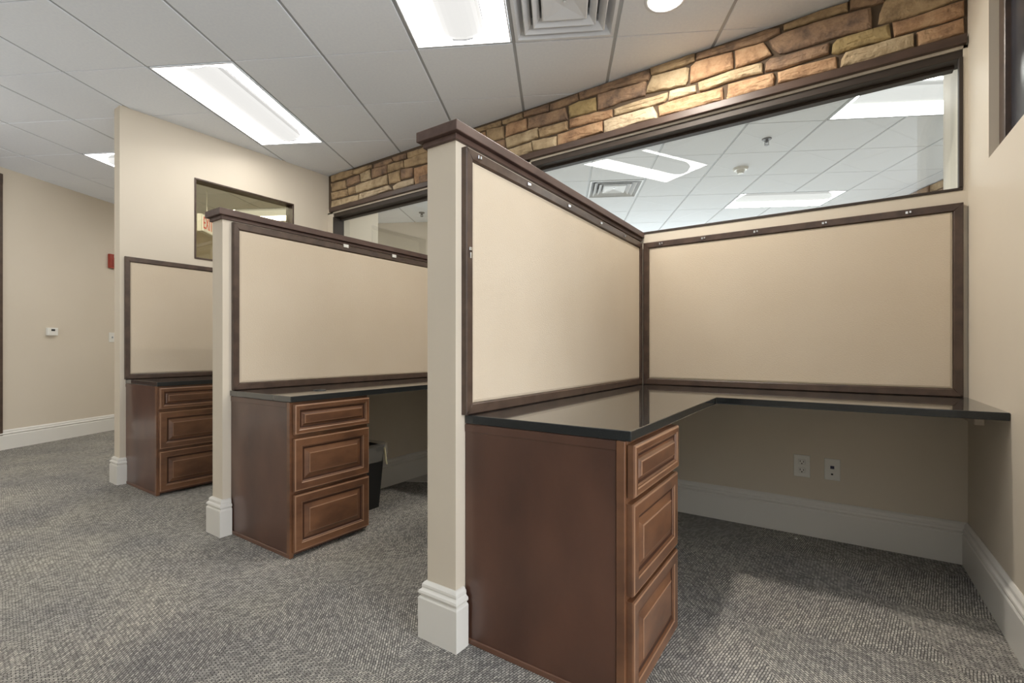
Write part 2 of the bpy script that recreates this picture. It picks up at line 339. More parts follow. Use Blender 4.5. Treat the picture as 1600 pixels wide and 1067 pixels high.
STONES = [
('t',[(-4.46,2.885),(-4.269,2.893),(-4.091,2.872),(-4.091,2.821),(-4.221,2.81),(-4.447,2.813)]),
('t',[(-4.086,2.871),(-3.943,2.87),(-3.806,2.865),(-3.8,2.828),(-3.921,2.821),(-3.988,2.81),(-4.086,2.823)]),
('b',[(-3.784,2.867),(-3.518,2.867),(-3.498,2.828),(-3.579,2.815),(-3.779,2.82)]),
('b',[(-3.508,2.869),(-3.316,2.865),(-3.312,2.81),(-3.458,2.816),(-3.488,2.826)]),
('t',[(-3.302,2.865),(-3.025,2.865),(-3.025,2.813),(-3.17,2.808),(-3.297,2.804)]),
('t',[(-4.46,2.804),(-4.221,2.795),(-4.215,2.708),(-4.447,2.713)]),
('b',[(-4.203,2.799),(-4.0,2.805),(-3.983,2.732),(-4.203,2.72)]),
('c',[(-3.977,2.808),(-3.833,2.821),(-3.817,2.721),(-3.966,2.722)]),
('b',[(-3.806,2.819),(-3.579,2.812),(-3.584,2.73),(-3.8,2.725)]),
('t',[(-3.569,2.813),(-3.355,2.807),(-3.345,2.734),(-3.574,2.734)]),
('t',[(-3.341,2.803),(-3.025,2.807),(-3.025,2.71),(-3.336,2.728)]),
('t',[(-4.46,2.708),(-4.191,2.695),(-4.185,2.627),(-4.46,2.627)]),
('t',[(-4.173,2.7),(-4.062,2.7),(-4.057,2.626),(-4.167,2.628)]),
('c',[(-4.051,2.702),(-3.966,2.711),(-3.579,2.721),(-3.574,2.623),(-4.045,2.624)]),
('t',[(-3.564,2.722),(-3.399,2.728),(-3.394,2.615),(-3.544,2.617)]),
('b',[(-3.384,2.725),(-3.231,2.709),(-3.231,2.626),(-3.379,2.626)]),
('o',[(-3.217,2.706),(-3.025,2.703),(-3.025,2.542),(-3.203,2.544),(-3.217,2.606)]),
('c',[(-4.46,2.62),(-4.293,2.613),(-4.287,2.54),(-4.466,2.544)]),
('c',[(-4.281,2.611),(-4.0,2.608),(-4.011,2.541),(-4.281,2.535)]),
('w',[(-3.994,2.611),(-3.559,2.613),(-3.513,2.563),(-4.0,2.542)]),
('w',[(-3.498,2.588),(-3.419,2.61),(-3.217,2.61),(-3.222,2.554),(-3.488,2.548)]),
('t',[(-2.621,2.872),(-2.511,2.874),(-2.229,2.875),(-2.229,2.829),(-2.389,2.836),(-2.621,2.835)]),
('t',[(-2.218,2.872),(-2.018,2.88),(-2.015,2.834),(-2.172,2.831),(-2.214,2.84)]),
('b',[(-2.011,2.878),(-1.782,2.878),(-1.785,2.822),(-2.008,2.838)]),
('b',[(-1.776,2.877),(-1.543,2.887),(-1.537,2.841),(-1.625,2.827),(-1.779,2.823)]),
('o',[(-2.495,2.839),(-2.389,2.83),(-2.382,2.781),(-2.382,2.757),(-2.495,2.767)]),
('t',[(-2.374,2.838),(-2.2,2.821),(-2.197,2.722),(-2.301,2.728),(-2.371,2.76)]),
('o',[(-2.179,2.816),(-2.148,2.83),(-1.981,2.825),(-1.978,2.737),(-2.186,2.726)]),
('b',[(-1.965,2.82),(-1.642,2.811),(-1.622,2.716),(-1.929,2.733),(-1.971,2.736)]),
('b',[(-2.389,2.729),(-2.301,2.722),(-2.19,2.715),(-2.183,2.638),(-2.389,2.646)]),
('c',[(-2.179,2.718),(-1.88,2.726),(-1.874,2.647),(-2.169,2.635)]),
('t',[(-1.871,2.712),(-1.625,2.708),(-1.625,2.642),(-1.864,2.642)]),
('c',[(-2.345,2.63),(-2.165,2.628),(-1.939,2.636),(-1.926,2.555),(-2.062,2.547),(-2.33,2.55)]),
('c',[(-1.935,2.638),(-1.715,2.62),(-1.715,2.535),(-1.919,2.553)]),
('o',[(-1.707,2.627),(-1.349,2.633),(-1.349,2.558),(-1.707,2.533)]),
('b',[(-1.538,2.888),(-1.484,2.893),(-1.319,2.892),(-1.02,2.89),(-1.012,2.842),(-1.024,2.815),(-1.158,2.826),(-1.384,2.831),(-1.529,2.836)]),
('t',[(-1.015,2.893),(-0.73,2.891),(-0.73,2.839),(-0.801,2.833),(-1.008,2.843)]),
('g',[(-1.623,2.819),(-1.535,2.83),(-1.403,2.819),(-1.398,2.718),(-1.614,2.724)]),
('b',[(-1.392,2.831),(-1.163,2.818),(-1.049,2.816),(-1.037,2.807),(-1.046,2.719),(-1.183,2.726),(-1.387,2.715)]),
('c',[(-1.0,2.836),(-0.778,2.819),(-0.763,2.809),(-0.77,2.729),(-0.785,2.705),(-1.042,2.733),(-1.035,2.771)]),
('o',[(-1.614,2.719),(-1.4,2.714),(-1.279,2.697),(-1.279,2.642),(-1.34,2.639),(-1.614,2.653)]),
('c',[(-1.271,2.695),(-1.133,2.704),(-0.897,2.7),(-0.899,2.656),(-0.92,2.639),(-0.977,2.637),(-1.266,2.646)]),
('w',[(-1.343,2.63),(-1.183,2.635),(-0.993,2.632),(-0.967,2.577),(-0.962,2.538),(-1.088,2.549),(-1.24,2.53),(-1.34,2.536)]),
('w',[(-0.886,2.701),(-0.722,2.689),(-0.72,2.641),(-0.761,2.64),(-0.896,2.639)]),
('o',[(-0.963,2.626),(-0.9,2.633),(-0.717,2.632),(-0.565,2.625),(-0.563,2.545),(-0.62,2.549),(-0.951,2.547)]),
('o',[(-0.757,2.816),(-0.726,2.837),(-0.575,2.829),(-0.51,2.824),(-0.507,2.723),(-0.6,2.717),(-0.717,2.71),(-0.759,2.708)]),
('o',[(-0.501,2.823),(-0.345,2.818),(-0.303,2.73),(-0.375,2.719),(-0.495,2.715)]),
('b',[(-0.724,2.891),(-0.608,2.889),(-0.44,2.889),(-0.327,2.893),(-0.261,2.876),(-0.261,2.843),(-0.334,2.824),(-0.507,2.829),(-0.567,2.835),(-0.724,2.843)]),
('c',[(-0.713,2.7),(-0.534,2.713),(-0.379,2.708),(-0.349,2.702),(-0.349,2.641),(-0.432,2.649),(-0.547,2.647),(-0.702,2.64)]),
('o',[(-0.538,2.636),(-0.432,2.632),(-0.294,2.627),(-0.287,2.6),(-0.294,2.544),(-0.353,2.542),(-0.55,2.541)]),
('b',[(-0.322,2.816),(-0.249,2.834),(-0.053,2.837),(0.154,2.82),(0.16,2.709),(0.021,2.716),(-0.024,2.717),(-0.172,2.716),(-0.242,2.715),(-0.265,2.723),(-0.303,2.77)]),
('t',[(-0.247,2.877),(-0.07,2.893),(0.056,2.887),(0.056,2.839),(-0.245,2.847)]),
('b',[(0.063,2.892),(0.151,2.878),(0.21,2.872),(0.21,2.823),(0.063,2.839)]),
('t',[(0.182,2.719),(0.188,2.773),(0.211,2.838),(0.358,2.823),(0.513,2.809),(0.513,2.723),(0.358,2.71),(0.246,2.711)]),
('b',[(0.182,2.88),(0.358,2.881),(0.513,2.878),(0.513,2.816),(0.358,2.831),(0.211,2.845)]),
('b',[(-0.336,2.697),(-0.314,2.713),(-0.242,2.705),(-0.026,2.702),(-0.028,2.641),(-0.172,2.634),(-0.26,2.631),(-0.338,2.644)]),
('g',[(-0.019,2.637),(-0.014,2.687),(0.006,2.708),(0.231,2.707),(0.238,2.628),(0.043,2.631),(0.012,2.624)]),
('o',[(0.24,2.707),(0.358,2.704),(0.513,2.712),(0.513,2.635),(0.477,2.632),(0.336,2.634),(0.248,2.628)]),
('o',[(-0.276,2.624),(-0.172,2.628),(0.005,2.618),(0.011,2.545),(-0.158,2.554),(-0.274,2.557)]),
('c',[(0.02,2.541),(0.025,2.59),(0.044,2.622),(0.21,2.621),(0.326,2.619),(0.328,2.547),(0.151,2.539)]),
('o',[(0.336,2.623),(0.358,2.626),(0.513,2.629),(0.515,2.551),(0.385,2.545),(0.337,2.542)]),
]

def stone(poly, m, parent, plane='y', f=None, front=3.105):
    pts = []
    n = len(poly)
    for i in range(n):
        a, b = Vector(poly[i]), Vector(poly[(i+1) % n]); L = (b-a).length; k = max(1, int(L/.045))
        for j in range(k):
            p = a.lerp(b, j/k)
            if j: p += Vector((random.uniform(-.003,.003), random.uniform(-.003,.003)))
            pts.append(p)
    xs = [p.x for p in pts]; zs = [p.y for p in pts]
    cx, cz = (min(xs)+max(xs))/2, (min(zs)+max(zs))/2; hw, hh = (max(xs)-min(xs))/2, (max(zs)-min(zs))/2
    def ring(d, y, jit):
        r = []
        for p in pts:
            sx, sz = max(.05, 1-d/max(hw, d*1.05)), max(.05, 1-d/max(hh, d*1.05))
            z = cz+(p.y-cz)*sz
            r.append((cx+(p.x-cx)*sx, y+random.uniform(-jit, jit), min(2.894, max(2.528, z))))
        return r
    tilt = random.uniform(-.006, .006); fr = front + random.uniform(-.007, .006)
    mb = MB(f)
    R = [ring(.001, front+.034, 0), ring(.0015, fr+.008, .002), ring(.006, fr+.001, .002), ring(.016, fr-.003, .003), ring(.034, fr-.004, .003)]
    R = [[(x, y+tilt*(z-cz)/max(hh,.01)*.5, z) for x, y, z in r] for r in R]
    mb.rings(R, cap0=True, cap1=False)
    mb.bm.verts.ensure_lookup_table()
    k = len(pts); last = mb.bm.verts[-k:]
    c = mb.bm.verts.new(mb.f((cx, fr-.005, cz)))
    for i in range(k): mb.face([last[i], last[(i+1) % k], c])
    return mb.build('stone', m, parent)
for code, poly in STONES: stone(poly, ST[code], bwo)
# courses hidden behind the tall half wall, so that the band also reads from the side
for r, (z0, z1) in enumerate([(2.805,2.89),(2.715,2.80),(2.625,2.71),(2.54,2.62)]):
    x = [-3.05,-3.03,-3.04,-3.16][r]; end = [-2.76,-2.48,-2.48,-2.44][r]
    while x < end-.05:
        x2 = min(end, x+random.uniform(.2,.34))
        if end-x2 < .1: x2 = end
        stone([(x+.004,z0+.003),(x2-.004,z0+.001),(x2-.006,z1-.002),(x+.006,z1-.003)], ST[random.choice('tboc')], bwo); x = x2

# header trim under the stone
hd = MB()
hd.box(-4.465, 3.085, HEADB, .519, 3.13, 2.538, .004, 2)
struct(hd, 'trim_1', HEADM)

def frame(x0, x1, name, extra_left=0):
    mb = MB()
    y0, y1 = WY-.004, WY+.125
    hd0 = 2.438
    mb.box(x0, y0+.012, hd0, x1, y1, WTOP, .002)                # head
    mb.box(x0+.02, y0+.075, hd0-.016, x1-.02, y1-.004, hd0, .002)   # inner head stop
    mb.box(x0, y0, WSILL-.004, x1, y1, WSILL+.010, .002)   # sill
    mb.box(x0, y0, WSILL+.010, x0+.016, y1, hd0, .002)
    mb.box(x1-.016, y0, WSILL+.010, x1, y0+.03 if x1 > 0 else y1, hd0, .002)
    o = struct(mb, name, WINF)
    gl = MB(); gl.box(x0+.016, WY+.098, WSILL+.010, x1-.001 if x1 > 0 else x1-.016, WY+.104, hd0-.002)
    gl.build('pane', GLASS, o)
    return o
frame(WXL0, WXL1, 'window_1'); frame(WXR0, WXR1, 'window_2')

# full height wall with pass window
x0, x1, yf = P3
WA, WB, WZ0, WZ1 = 1.822, 2.722, 1.805, 2.496
p3 = MB()
p3.box(x0, yf, 0, x1, 3.79, WZ0); p3.box(x0, yf, WZ0, x1, WA, TOP); p3.box(x0, WB, WZ0, x1, 3.79, TOP); p3.box(x0, WA, WZ1, x1, WB, TOP)
struct(p3, 'wall_inner', WALL)
w3 = MB()
for q in ((WA, WZ0, WB, WZ0+.014), (WA, WZ1-.014, WB, WZ1), (WA, WZ0+.014, WA+.014, WZ1-.014), (WB-.014, WZ0+.014, WB, WZ1-.014)):
    w3.box(x0-.004, q[0], q[1], x1+.006, q[2], q[3], .002)
w3.box(x0+.02, WA+.014, WZ0+.014, x0+.035, WA+.022, WZ1-.014)
w3 = struct(w3, 'window_3', FRAMEB)
MB().box(x0+.05, WA+.014, WZ0+.014, x0+.056, WB-.014, WZ1-.014).build('pane', GLASST, w3)

# baseboards ---------------------------------------------------
BP = [(0,0),(.024,0),(.024,.142),(.021,.147),(.017,.149),(.017,.153),(.022,.156),(.024,.162),(.022,.169),(.016,.173),(.0135,.177),(.0145,.183),(.0135,.190),(.008,.197),(.004,.2),(0,.2)]
def baseboard(path, name, parent=None, kind='structure'):
    mb = MB(); mb.sweep(path, BP)
    return mb.build(name, TRIMW, parent, kind=kind)
def bb(path, name, **k): return baseboard(path, name, **k)
# travel direction keeps the room on the left hand
bb([(XR+.17, 1.75), (XR+.17, 1.6), (XR, 1.6), (XR, WY), (PX[0][1], WY)], 'baseboard_right')
bb([(PX[0][0], WY), (PX[1][1], WY)], 'baseboard_back')
bb([(PX[1][0], WY), (P3[1], WY)], 'baseboard_back')
bb([G(6.8, LB), G(-1.4, LB)], 'baseboard_left')
bb([(P3[1], 1.83), (P3[1], WY)][::-1], 'baseboard_inner')
bb([(P3[1], 1.353), (P3[1], P3[2]), (P3[0], P3[2]), (P3[0], 3.79)], 'baseboard_inner')
# correct side check: profile offsets to the left of travel
# ---------------------------------------------------------------- door at the far left
dc = MB(lambda p: (*G(p[0], p[1]), p[2]))
dc.box(3.1, LB, 0, 3.2, LB+.02, 2.82, .004); dc.box(4.23, LB, 0, 4.325, LB+.02, 2.82, .004); dc.box(3.1, LB, 2.72, 4.325, LB+.022, 2.825, .004)
d1 = struct(dc, 'door_1', FRAMEB)
dl = MB(lambda p: (*G(p[0], p[1]), p[2])); dl.box(3.2, LB-.02, .01, 4.23, LB+.008, 2.72, .003); dl.build('door_leaf', CABS, d1)

# ---------------------------------------------------------------- ceiling
ce = struct(MB().box(-11, -6.5, TOP, 6.5, 12, TOP+.1), 'ceiling', SLAB)
FIX = []                                   # cells taken by fixtures: set of (i, j)
def cell_pts(i, j): return AO+i*PITCH, BO+j*PITCH
def vis(i, j):
    a0, b0 = cell_pts(i, j); ok = False; near = 1e9
    for u in (0, .5, 1):
        for v in (0, .5, 1):
            x, y = G(a0+u*PITCH, b0+v*PITCH)
            d = -x*math.sin(YAW)+y*math.cos(YAW); r = x*math.cos(YAW)+y*math.sin(YAW)
            near = min(near, d)
            if d > .3 and abs(r/d) < 1.22 and (CZ-EYE)/d < .80: ok = True
    return ok, near
# light fixtures as (i, j, direction): (a cell, b cell), two cells along a ('A') or along b ('B')
LIGHTS = [
 (4, -5, 'A', 'long recessed ceiling light above the third cubicle, left of the tall partition', None),
 (2, -2, 'A', 'recessed ceiling light with rounded basket at the top edge, beside the square air vent', None),
 (6, -8, 'B', 'recessed ceiling light over the hallway, half hidden by the full height wall', None),
 (9, -8, 'B', 'recessed ceiling light seen through the small pass window', None),
 (5, 3, 'B', 'large recessed ceiling light behind the glass in the upper right corner', None),
 (9, 3, 'B', 'slim recessed ceiling light behind the glass, low above the window sill', None),
 (1, -8, 'A', None, None),
 (8, -3, 'B', 'recessed ceiling light in the room behind the left glass', None),
]
taken = set()
for i, j, d, lab, grp in LIGHTS:
    taken.add((i, j)); taken.add((i+1, j) if d == 'A' else (i, j+1))
VENT = (3, -1); CAN = (3, 1); VENT2 = (8, 0)
taken.add(VENT); taken.add(VENT2)
tile_mesh = None
def make_tile_mesh():
    mb = MB(); h = PITCH/2
    r = lambda d, e, z: [(-h+d,-h+e,z),(h-d,-h+e,z),(h-d,h-e,z),(-h+d,h-e,z)]
    mb.rings([r(.003, .001, .024), r(.003, .001, .0075), r(.0095, .0030, .0070), r(.0105, .0034, .001), r(.012, .0055, 0)], cap0=True, cap1=True)
    return mb
proto = make_tile_mesh().build('ceiling_tile', TILE, ce)
cells = []
for i in range(-3, 16):
    for j in range(-12, 9):
        if (i, j) in taken: continue
        ok, near = vis(i, j)
        a0, b0 = cell_pts(i, j)
        if b0+PITCH < LB-.05 or b0 > 4.3 or a0 > 9.3: continue
        if ok: cells.append((near, i, j))
cells.sort(); first = True; extra = MB()
for k, (near, i, j) in enumerate(cells):
    a0, b0 = cell_pts(i, j); x, y = G(a0+PITCH/2, b0+PITCH/2)
    if k < 295:
        o = proto if first else proto.copy()
        if not first: COL.objects.link(o)
        first = False
        o.location = (x, y, CZ + random.uniform(-.0006, .0006)); o.rotation_euler = (0, 0, GROT)
# everything behind the camera's view: one plain board at tile height
def board(i0, i1, j0, j1, mb):
    a0, b0 = cell_pts(i0, j0); a1, b1 = cell_pts(i1, j1)
    mb.f = lambda p: (*G(p[0], p[1]), p[2]); mb.box(a0, b0, CZ+.0005, a1, b1, CZ+.02)
vset = {(i, j) for _, i, j in cells}
hid = MB(lambda p: (*G(p[0], p[1]), p[2]))
for i in range(-9, 16):
    for j in range(-11, 8):
        if (i, j) in taken or (i, j) in vset: continue
        a0, b0 = cell_pts(i, j); hid.box(a0+.012, b0+.012, CZ, a0+PITCH-.012, b0+PITCH-.012, CZ+.02)
hid.build('ceiling_tiles_out_of_view', TILE, ce, kind='stuff')
# rails
def rail(mb, a0, b0, a1, b1):
    mb.box(a0, b0, CZ+.0062, a1, b1, CZ+.045)
def segs(cut):                      # stretches of rail between the openings of fixtures
    out = []; lo = -9
    for i in range(-9, 15):
        if cut(i):
            if i > lo: out.append((lo, i))
            lo = i+1
    if lo < 15: out.append((lo, 15))
    return out
inside = {(i, j) for i, j, d, _, _ in LIGHTS}                      # first cell of each two-cell fixture
dirs = {(i, j): d for i, j, d, _, _ in LIGHTS}
def railobj(p, q):
    mb = MB(lambda p: (*G(p[0], p[1]), p[2]))
    mb.box(*p); mb.box(*q); return mb.build('ceiling_rail', RAIL, ce)
for j in range(-10, 8):
    b = BO+j*PITCH
    for i0, i1 in segs(lambda i: dirs.get((i, j-1)) == 'B'):
        x0, x1 = AO+i0*PITCH, min(9.3, AO+i1*PITCH)
        if x1 > x0: railobj((x0, b-.0118, CZ+.006, x1, b+.0118, CZ+.0075), (x0, b-.002, CZ+.0075, x1, b+.002, CZ+.045))
for i in range(-8, 15):
    a = AO+i*PITCH
    for j0, j1 in segs(lambda j: dirs.get((i-1, j)) == 'A'):
        y0, y1 = max(LB-.1, BO+j0*PITCH), min(4.3, BO+j1*PITCH)
        if y1 > y0: railobj((a-.0116, y0, CZ+.0062, a+.0116, y1, CZ+.0073), (a-.002, y0, CZ+.0073, a+.002, y1, CZ+.04))

def troffer(i, j, d, lab, grp):
    a0, b0 = cell_pts(i, j)
    if d == 'A': ca, cb = a0+PITCH, b0+PITCH/2; rot = GROT+PI/2
    else: ca, cb = a0+PITCH/2, b0+PITCH; rot = GROT
    X, Y = G(ca, cb)
    t = thing('ceiling_light', lab or 'recessed ceiling light over the hallway, out of the picture to the left', 'ceiling light', (X, Y, CZ), grp)
    cr, sr = math.cos(rot), math.sin(rot)
    F = lambda p: (X+p[0]*cr-p[1]*sr, Y+p[0]*sr+p[1]*cr, CZ+p[2])
    HL, HW = PITCH-.013, PITCH/2-.013
    m = MB(F)                                                     # rim and can
    for q in ((-HL,-HW,HL,-HW+.008),(-HL,HW-.008,HL,HW),(-HL,-HW+.008,-HL+.008,HW-.008),(HL-.008,-HW+.008,HL,HW-.008)):
        m.box(q[0], q[1], -.002, q[2], q[3], .012)
    m.box(-HL, -HW, .085, HL, HW, .09); m.build('rim', VENTM, t)
    hl, hw = HL-.008, HW-.008
    m = MB(F); prof = [(0,0),(.05,.022),(.11,.045),(.17,.06),(hw,.066)]
    rings = [[(-hl+dd,-hw+dd*.99,z),(hl-dd,-hw+dd*.99,z),(hl-dd,hw-dd*.99,z),(-hl+dd,hw-dd*.99,z)] for dd, z in prof]
    m.rings(rings, cap0=False, cap1=False); 
    m.build('reflector', REFL, t, smooth=False)
    m = MB(F); L = hl-.035; bwid = .14; k = 12
    def sec(u, s):
        return [(u, -bwid*s*math.cos(PI*q/k), .058-.058*s*math.sin(PI*q/k)) for q in range(k+1)]
    secs = [sec(-L-.0, .90), sec(-L+.03, 1)] + [sec(L-.03, 1), sec(L, .90)]
    S = [m.vs(q) for q in secs]
    for a, b in zip(S, S[1:]):
        for q in range(2, k-2): m.face([a[q], a[q+1], b[q+1], b[q]])
    b = m.build('basket', BASKET, t, smooth=False)
    m = MB(F); S = [m.vs(q) for q in secs]
    for a, b in zip(S, S[1:]):
        for q in (0, 1, k-2, k-1): m.face([a[q], a[q+1], b[q+1], b[q]])
    m.face(S[0]); m.face(S[-1][::-1]); m.build('basket_shade_edge', BEDGE, t, smooth=False)
    m = MB(F)
    for e in (-1, 1):
        secA = [(e*(L+.001), -(bwid*.93)*math.cos(PI*q/k), .058-(.0562)*math.sin(PI*q/k)) for q in range(k+1)]
        secB = [(e*(L+.001), -(bwid*.86)*math.cos(PI*q/k), .058-(.050)*math.sin(PI*q/k)) for q in range(k+1)]
        secC = [(e*(L+.006), p[1], p[2]) for p in secA]
        A, B, Cc = m.vs(secA), m.vs(secB), m.vs(secC)
        for q in range(k): m.face([A[q],A[q+1],Cc[q+1],Cc[q]]); m.face([Cc[q],Cc[q+1],B[q+1],B[q]])
    for e in (-1, 1): m.box(-L, e*(bwid)-.0015, .05, L, e*bwid+.0015, .058)
    m.build('edge_shade_line', RAIL, t)  # grey outline added in place of the shading around the basket
    return t
for args in LIGHTS: troffer(*args)

# square cone air diffuser
def diffuser(cell, lab):
    a0, b0 = cell_pts(*cell); X, Y = G(a0+PITCH/2, b0+PITCH/2)
    t = thing('air_vent', lab, 'vent', (X, Y, CZ))
    F = lambda p: (X+p[0]*math.cos(GROT)-p[1]*math.sin(GROT), Y+p[0]*math.sin(GROT)+p[1]*math.cos(GROT), CZ+p[2])
    sq = lambda h, z: [(-h,-h,z),(h,-h,z),(h,h,z),(-h,h,z)]
    m = MB(F); H = PITCH/2-.013
    m.rings([sq(H,.010),sq(H,-.004),sq(H-.018,-.005),sq(H-.022,.004),sq(H-.055,.05),sq(H-.055,.09),sq(H,.09)], False, False); m.build('outer_frame', VENTM, t)
    for h in (.232, .178):
        m = MB(F); m.rings([sq(h, -.004), sq(h-.005, -.006), sq(h-.038, .028), sq(h-.038, .07), sq(h-.034,.07), sq(h-.033, .032)], False, False); m.build('louver', VENTM, t)
    m = MB(F); m.rings([sq(.128, .030), sq(.126, -.002), sq(.118, -.005)], True, False)
    vo = m.vs(sq(.118, -.005)); vi = m.vs([(0,-.048,.016),(.048,0,.016),(0,.048,.016),(-.048,0,.016)])
    for q in range(4):
        m.face([vo[q], vo[(q+1)%4], vi[q]]); m.face([vo[(q+1)%4], vi[(q+1)%4], vi[q]])
    m.face(vi); m.build('center_cone', VENTM, t)
    m = MB(F); m.box(-H+.01, -H+.01, .075, H-.01, H-.01, .08); m.build('duct_back', SLAB, t)
    m = MB(F); m.cyl((0,0), .008, .010, .018, 12); m.build('screw', CHROME, t)
    return t
diffuser(VENT, 'square white stepped air diffuser in the ceiling between the troffer and downlight')
diffuser(VENT2, 'square air diffuser behind the glass, just above the tall half wall cap')

# downlight
a0, b0 = cell_pts(*CAN); X, Y = G(a0+PITCH*.53, b0+PITCH*.44)
X, Y = -.745, 2.545
t = thing('downlight', 'round glowing recessed downlight at the top edge beside the stone band', 'downlight', (X, Y, CZ))
n = 40; ring = lambda r, z: [(X+r*math.cos(2*PI*i/n), Y+r*math.sin(2*PI*i/n), CZ+z) for i in range(n)]
m = MB(); m.rings([ring(.112, .002), ring(.110, -.005), ring(.100, -.008), ring(.088, -.007), ring(.082, -.002)], False, False); m.build('trim_ring', VENTM, t, smooth=True)
m = MB(); m.rings([ring(.083, -.003), ring(.04, -.0045)], False, True); m.build('lens', CANL, t, smooth=True)

# sprinklers and smoke detector in the room behind
def sprinkler(px, lab):
    X, Y = px
    t = thing('sprinkler', lab, 'sprinkler', (X, Y, CZ))
    m = MB(); m.cyl((X, Y), .036, CZ-.008, CZ-.0005, 24, .04); m.build('escutcheon', DARKMET, t)
    m = MB(); m.cyl((X, Y), .010, CZ-.035, CZ-.008, 12); m.box(X-.017,Y-.003,CZ-.052,X-.012,Y+.003,CZ-.012); m.box(X+.012,Y-.003,CZ-.052,X+.017,Y+.003,CZ-.012); m.build('sprinkler_frame', DARKMET, t)
    m = MB(); m.cyl((X, Y), .019, CZ-.056, CZ-.052, 16); m.build('deflector', DARKMET, t)
sprinkler((-.503, 4.751), 'small chrome ceiling sprinkler behind the large right glass')
sprinkler((-4.662, 4.659), 'small chrome ceiling sprinkler behind the left glass')
X, Y = -.809, 5.372
t = thing('smoke_detector', 'round white smoke detector on the ceiling behind the large glass', 'detector', (X, Y, CZ))
m = MB(); m.cyl((X, Y), .062, CZ-.022, CZ-.0005, 28, .075); m.build('detector_base', PLATE, t, smooth=False)
m = MB(); m.cyl((X, Y), .028, CZ-.055, CZ-.022, 20, .04); m.build('sensor_dome', PLATE, t)
X, Y = -2.62, 4.98
t = thing('dome_camera', 'small black dome camera beside the vent behind the glass', 'camera', (X, Y, CZ))
m = MB(); m.cyl((X, Y), .05, CZ-.02, CZ-.0005, 24); m.build('mount', PLATE, t)
m = MB(); m.cyl((X, Y), .022, CZ-.06, CZ-.02, 20, .045); m.build('dome', BLACKP, t)

# stone band of the other room (b = 4.15)
def on_wo(p): return (*G(p[0], 4.17-(3.105-p[1])), p[2])
for r, (z0, z1) in enumerate([(2.80,2.89),(2.70,2.795),(2.61,2.695),(2.53,2.605),(2.44,2.525),(2.35,2.435),(2.26,2.345)]):
    x = 5.0+.13*(r%3)
    while x < 7.6:
        x2 = x+random.uniform(.2,.42)
        mb = None
        # only the courses under the ceiling are clamped
        pts = [(x+.004,z0+.003),(x2-.004,z0+.001),(x2-.006,z1-.002),(x+.006,z1-.003)]
        m = MB(lambda p: (*G(p[0], p[1]), p[2])); yf = 4.17+random.uniform(-.01,.01)
        q = lambda d, y: [(x+.004+d, y, z0+.003+d), (x2-.004-d, y, z0+.003+d), (x2-.004-d, y, z1-.003-d), (x+.004+d, y, z1-.003-d)]
        m.rings([q(0,4.212), q(.001,yf+.008), q(.01,yf)], True, True)
        m.build('stone', ST[random.choice('bbgt')], wo); x = x2

# ---------------------------------------------------------------- exit sign in the hallway
ex = thing('exit_sign', 'white EXIT sign with red letters hanging in the hallway behind the pass window', 'sign', (-6.045, 2.603, CZ))
ang = GROT + PI/2 + math.radians(13); cz = 2.475
cx, cy = -6.045 - .165*math.cos(GROT+PI/2) + .165*math.cos(ang), 2.603 - .165*math.sin(GROT+PI/2) + .165*math.sin(ang)
FE = lambda p: (cx+p[0]*math.cos(ang)-p[1]*math.sin(ang), cy+p[0]*math.sin(ang)+p[1]*math.cos(ang), cz+p[2])
m = MB(FE); m.box(-.165,-.022,-.10,.165,.03,.10,.006,2); m.build('housing', PLATE, ex)
m = MB(FE); m.box(-.155,-.033,-.092,.155,-.0221,.092,.001); m.build('face_panel', EXITW, ex)
m = MB(FE); m.box(-.06,-.03,.10,.06,.03,.112); m.cyl((0,0), .006, .112, CZ-cz, 10); m.build('canopy', PLATE, ex)
tcv = bpy.data.curves.new('exit_text', 'FONT'); tcv.body = 'EXIT'; tcv.size = .20; tcv.extrude = .001; tcv.align_x = 'CENTER'; tcv.align_y = 'CENTER'; tcv.space_character = 1.02; tcv.offset = .001
to = bpy.data.objects.new('tmp_text', tcv); COL.objects.link(to)
dg = bpy.context.evaluated_depsgraph_get(); me = bpy.data.meshes.new_from_object(to.evaluated_get(dg)); bpy.data.objects.remove(to)
me.materials.clear(); me.materials.append(EXITR)
lo = bpy.data.objects.new('letters', me); COL.objects.link(lo); lo.parent = ex
p = FE((-.045, -.0345, -.004)); lo.location = (p[0]-ex.location[0], p[1]-ex.location[1], p[2]-ex.location[2]); lo.rotation_euler = (PI/2, 0, ang); lo.scale = (.52, .96, 1)

# ---------------------------------------------------------------- things on the far left wall
def FL(p): return (*G(p[0], LB+p[1]), p[2])
X, Y = G(5.55, LB)
t = thing('fire_alarm', 'red fire alarm strobe on the far left wall near the wall end', 'fire alarm', (X, Y, 2.15))
m = MB(FL); m.box(5.475, 0, 2.062, 5.615, .035, 2.24, .004, 2); m.build('housing', REDP, t)
m = MB(FL); m.box(5.525, .035, 2.195, 5.590, .05, 2.232, .004, 2); m.build('strobe_lens', PLATE, t)
m = MB(FL); m.box(5.50, .035, 2.08, 5.59, .039, 2.175, .002); m.build('horn_grille', mat('dark_red_plastic', (.26,.035,.02,1), .5), t)
X, Y = G(4.79, LB)
t = thing('thermostat', 'small square thermostat on the far left wall', 'thermostat', (X, Y, 1.22))
m = MB(FL); m.box(4.745, 0, 1.185, 4.85, .035, 1.272, .005, 2); m.build('housing', PLATE, t)
m = MB(FL); m.box(4.775, .035, 1.235, 4.815, .0358, 1.258); m.build('display', DARKHOLE, t)
X, Y = G(5.53, LB)
t = thing('light_switch', 'white switch plate low on the far left wall at the wall end', 'light switch', (X, Y, 1.18))
m = MB(FL); m.box(5.488, 0, 1.122, 5.57, .007, 1.245, .002); m.build('plate', PLATE, t)
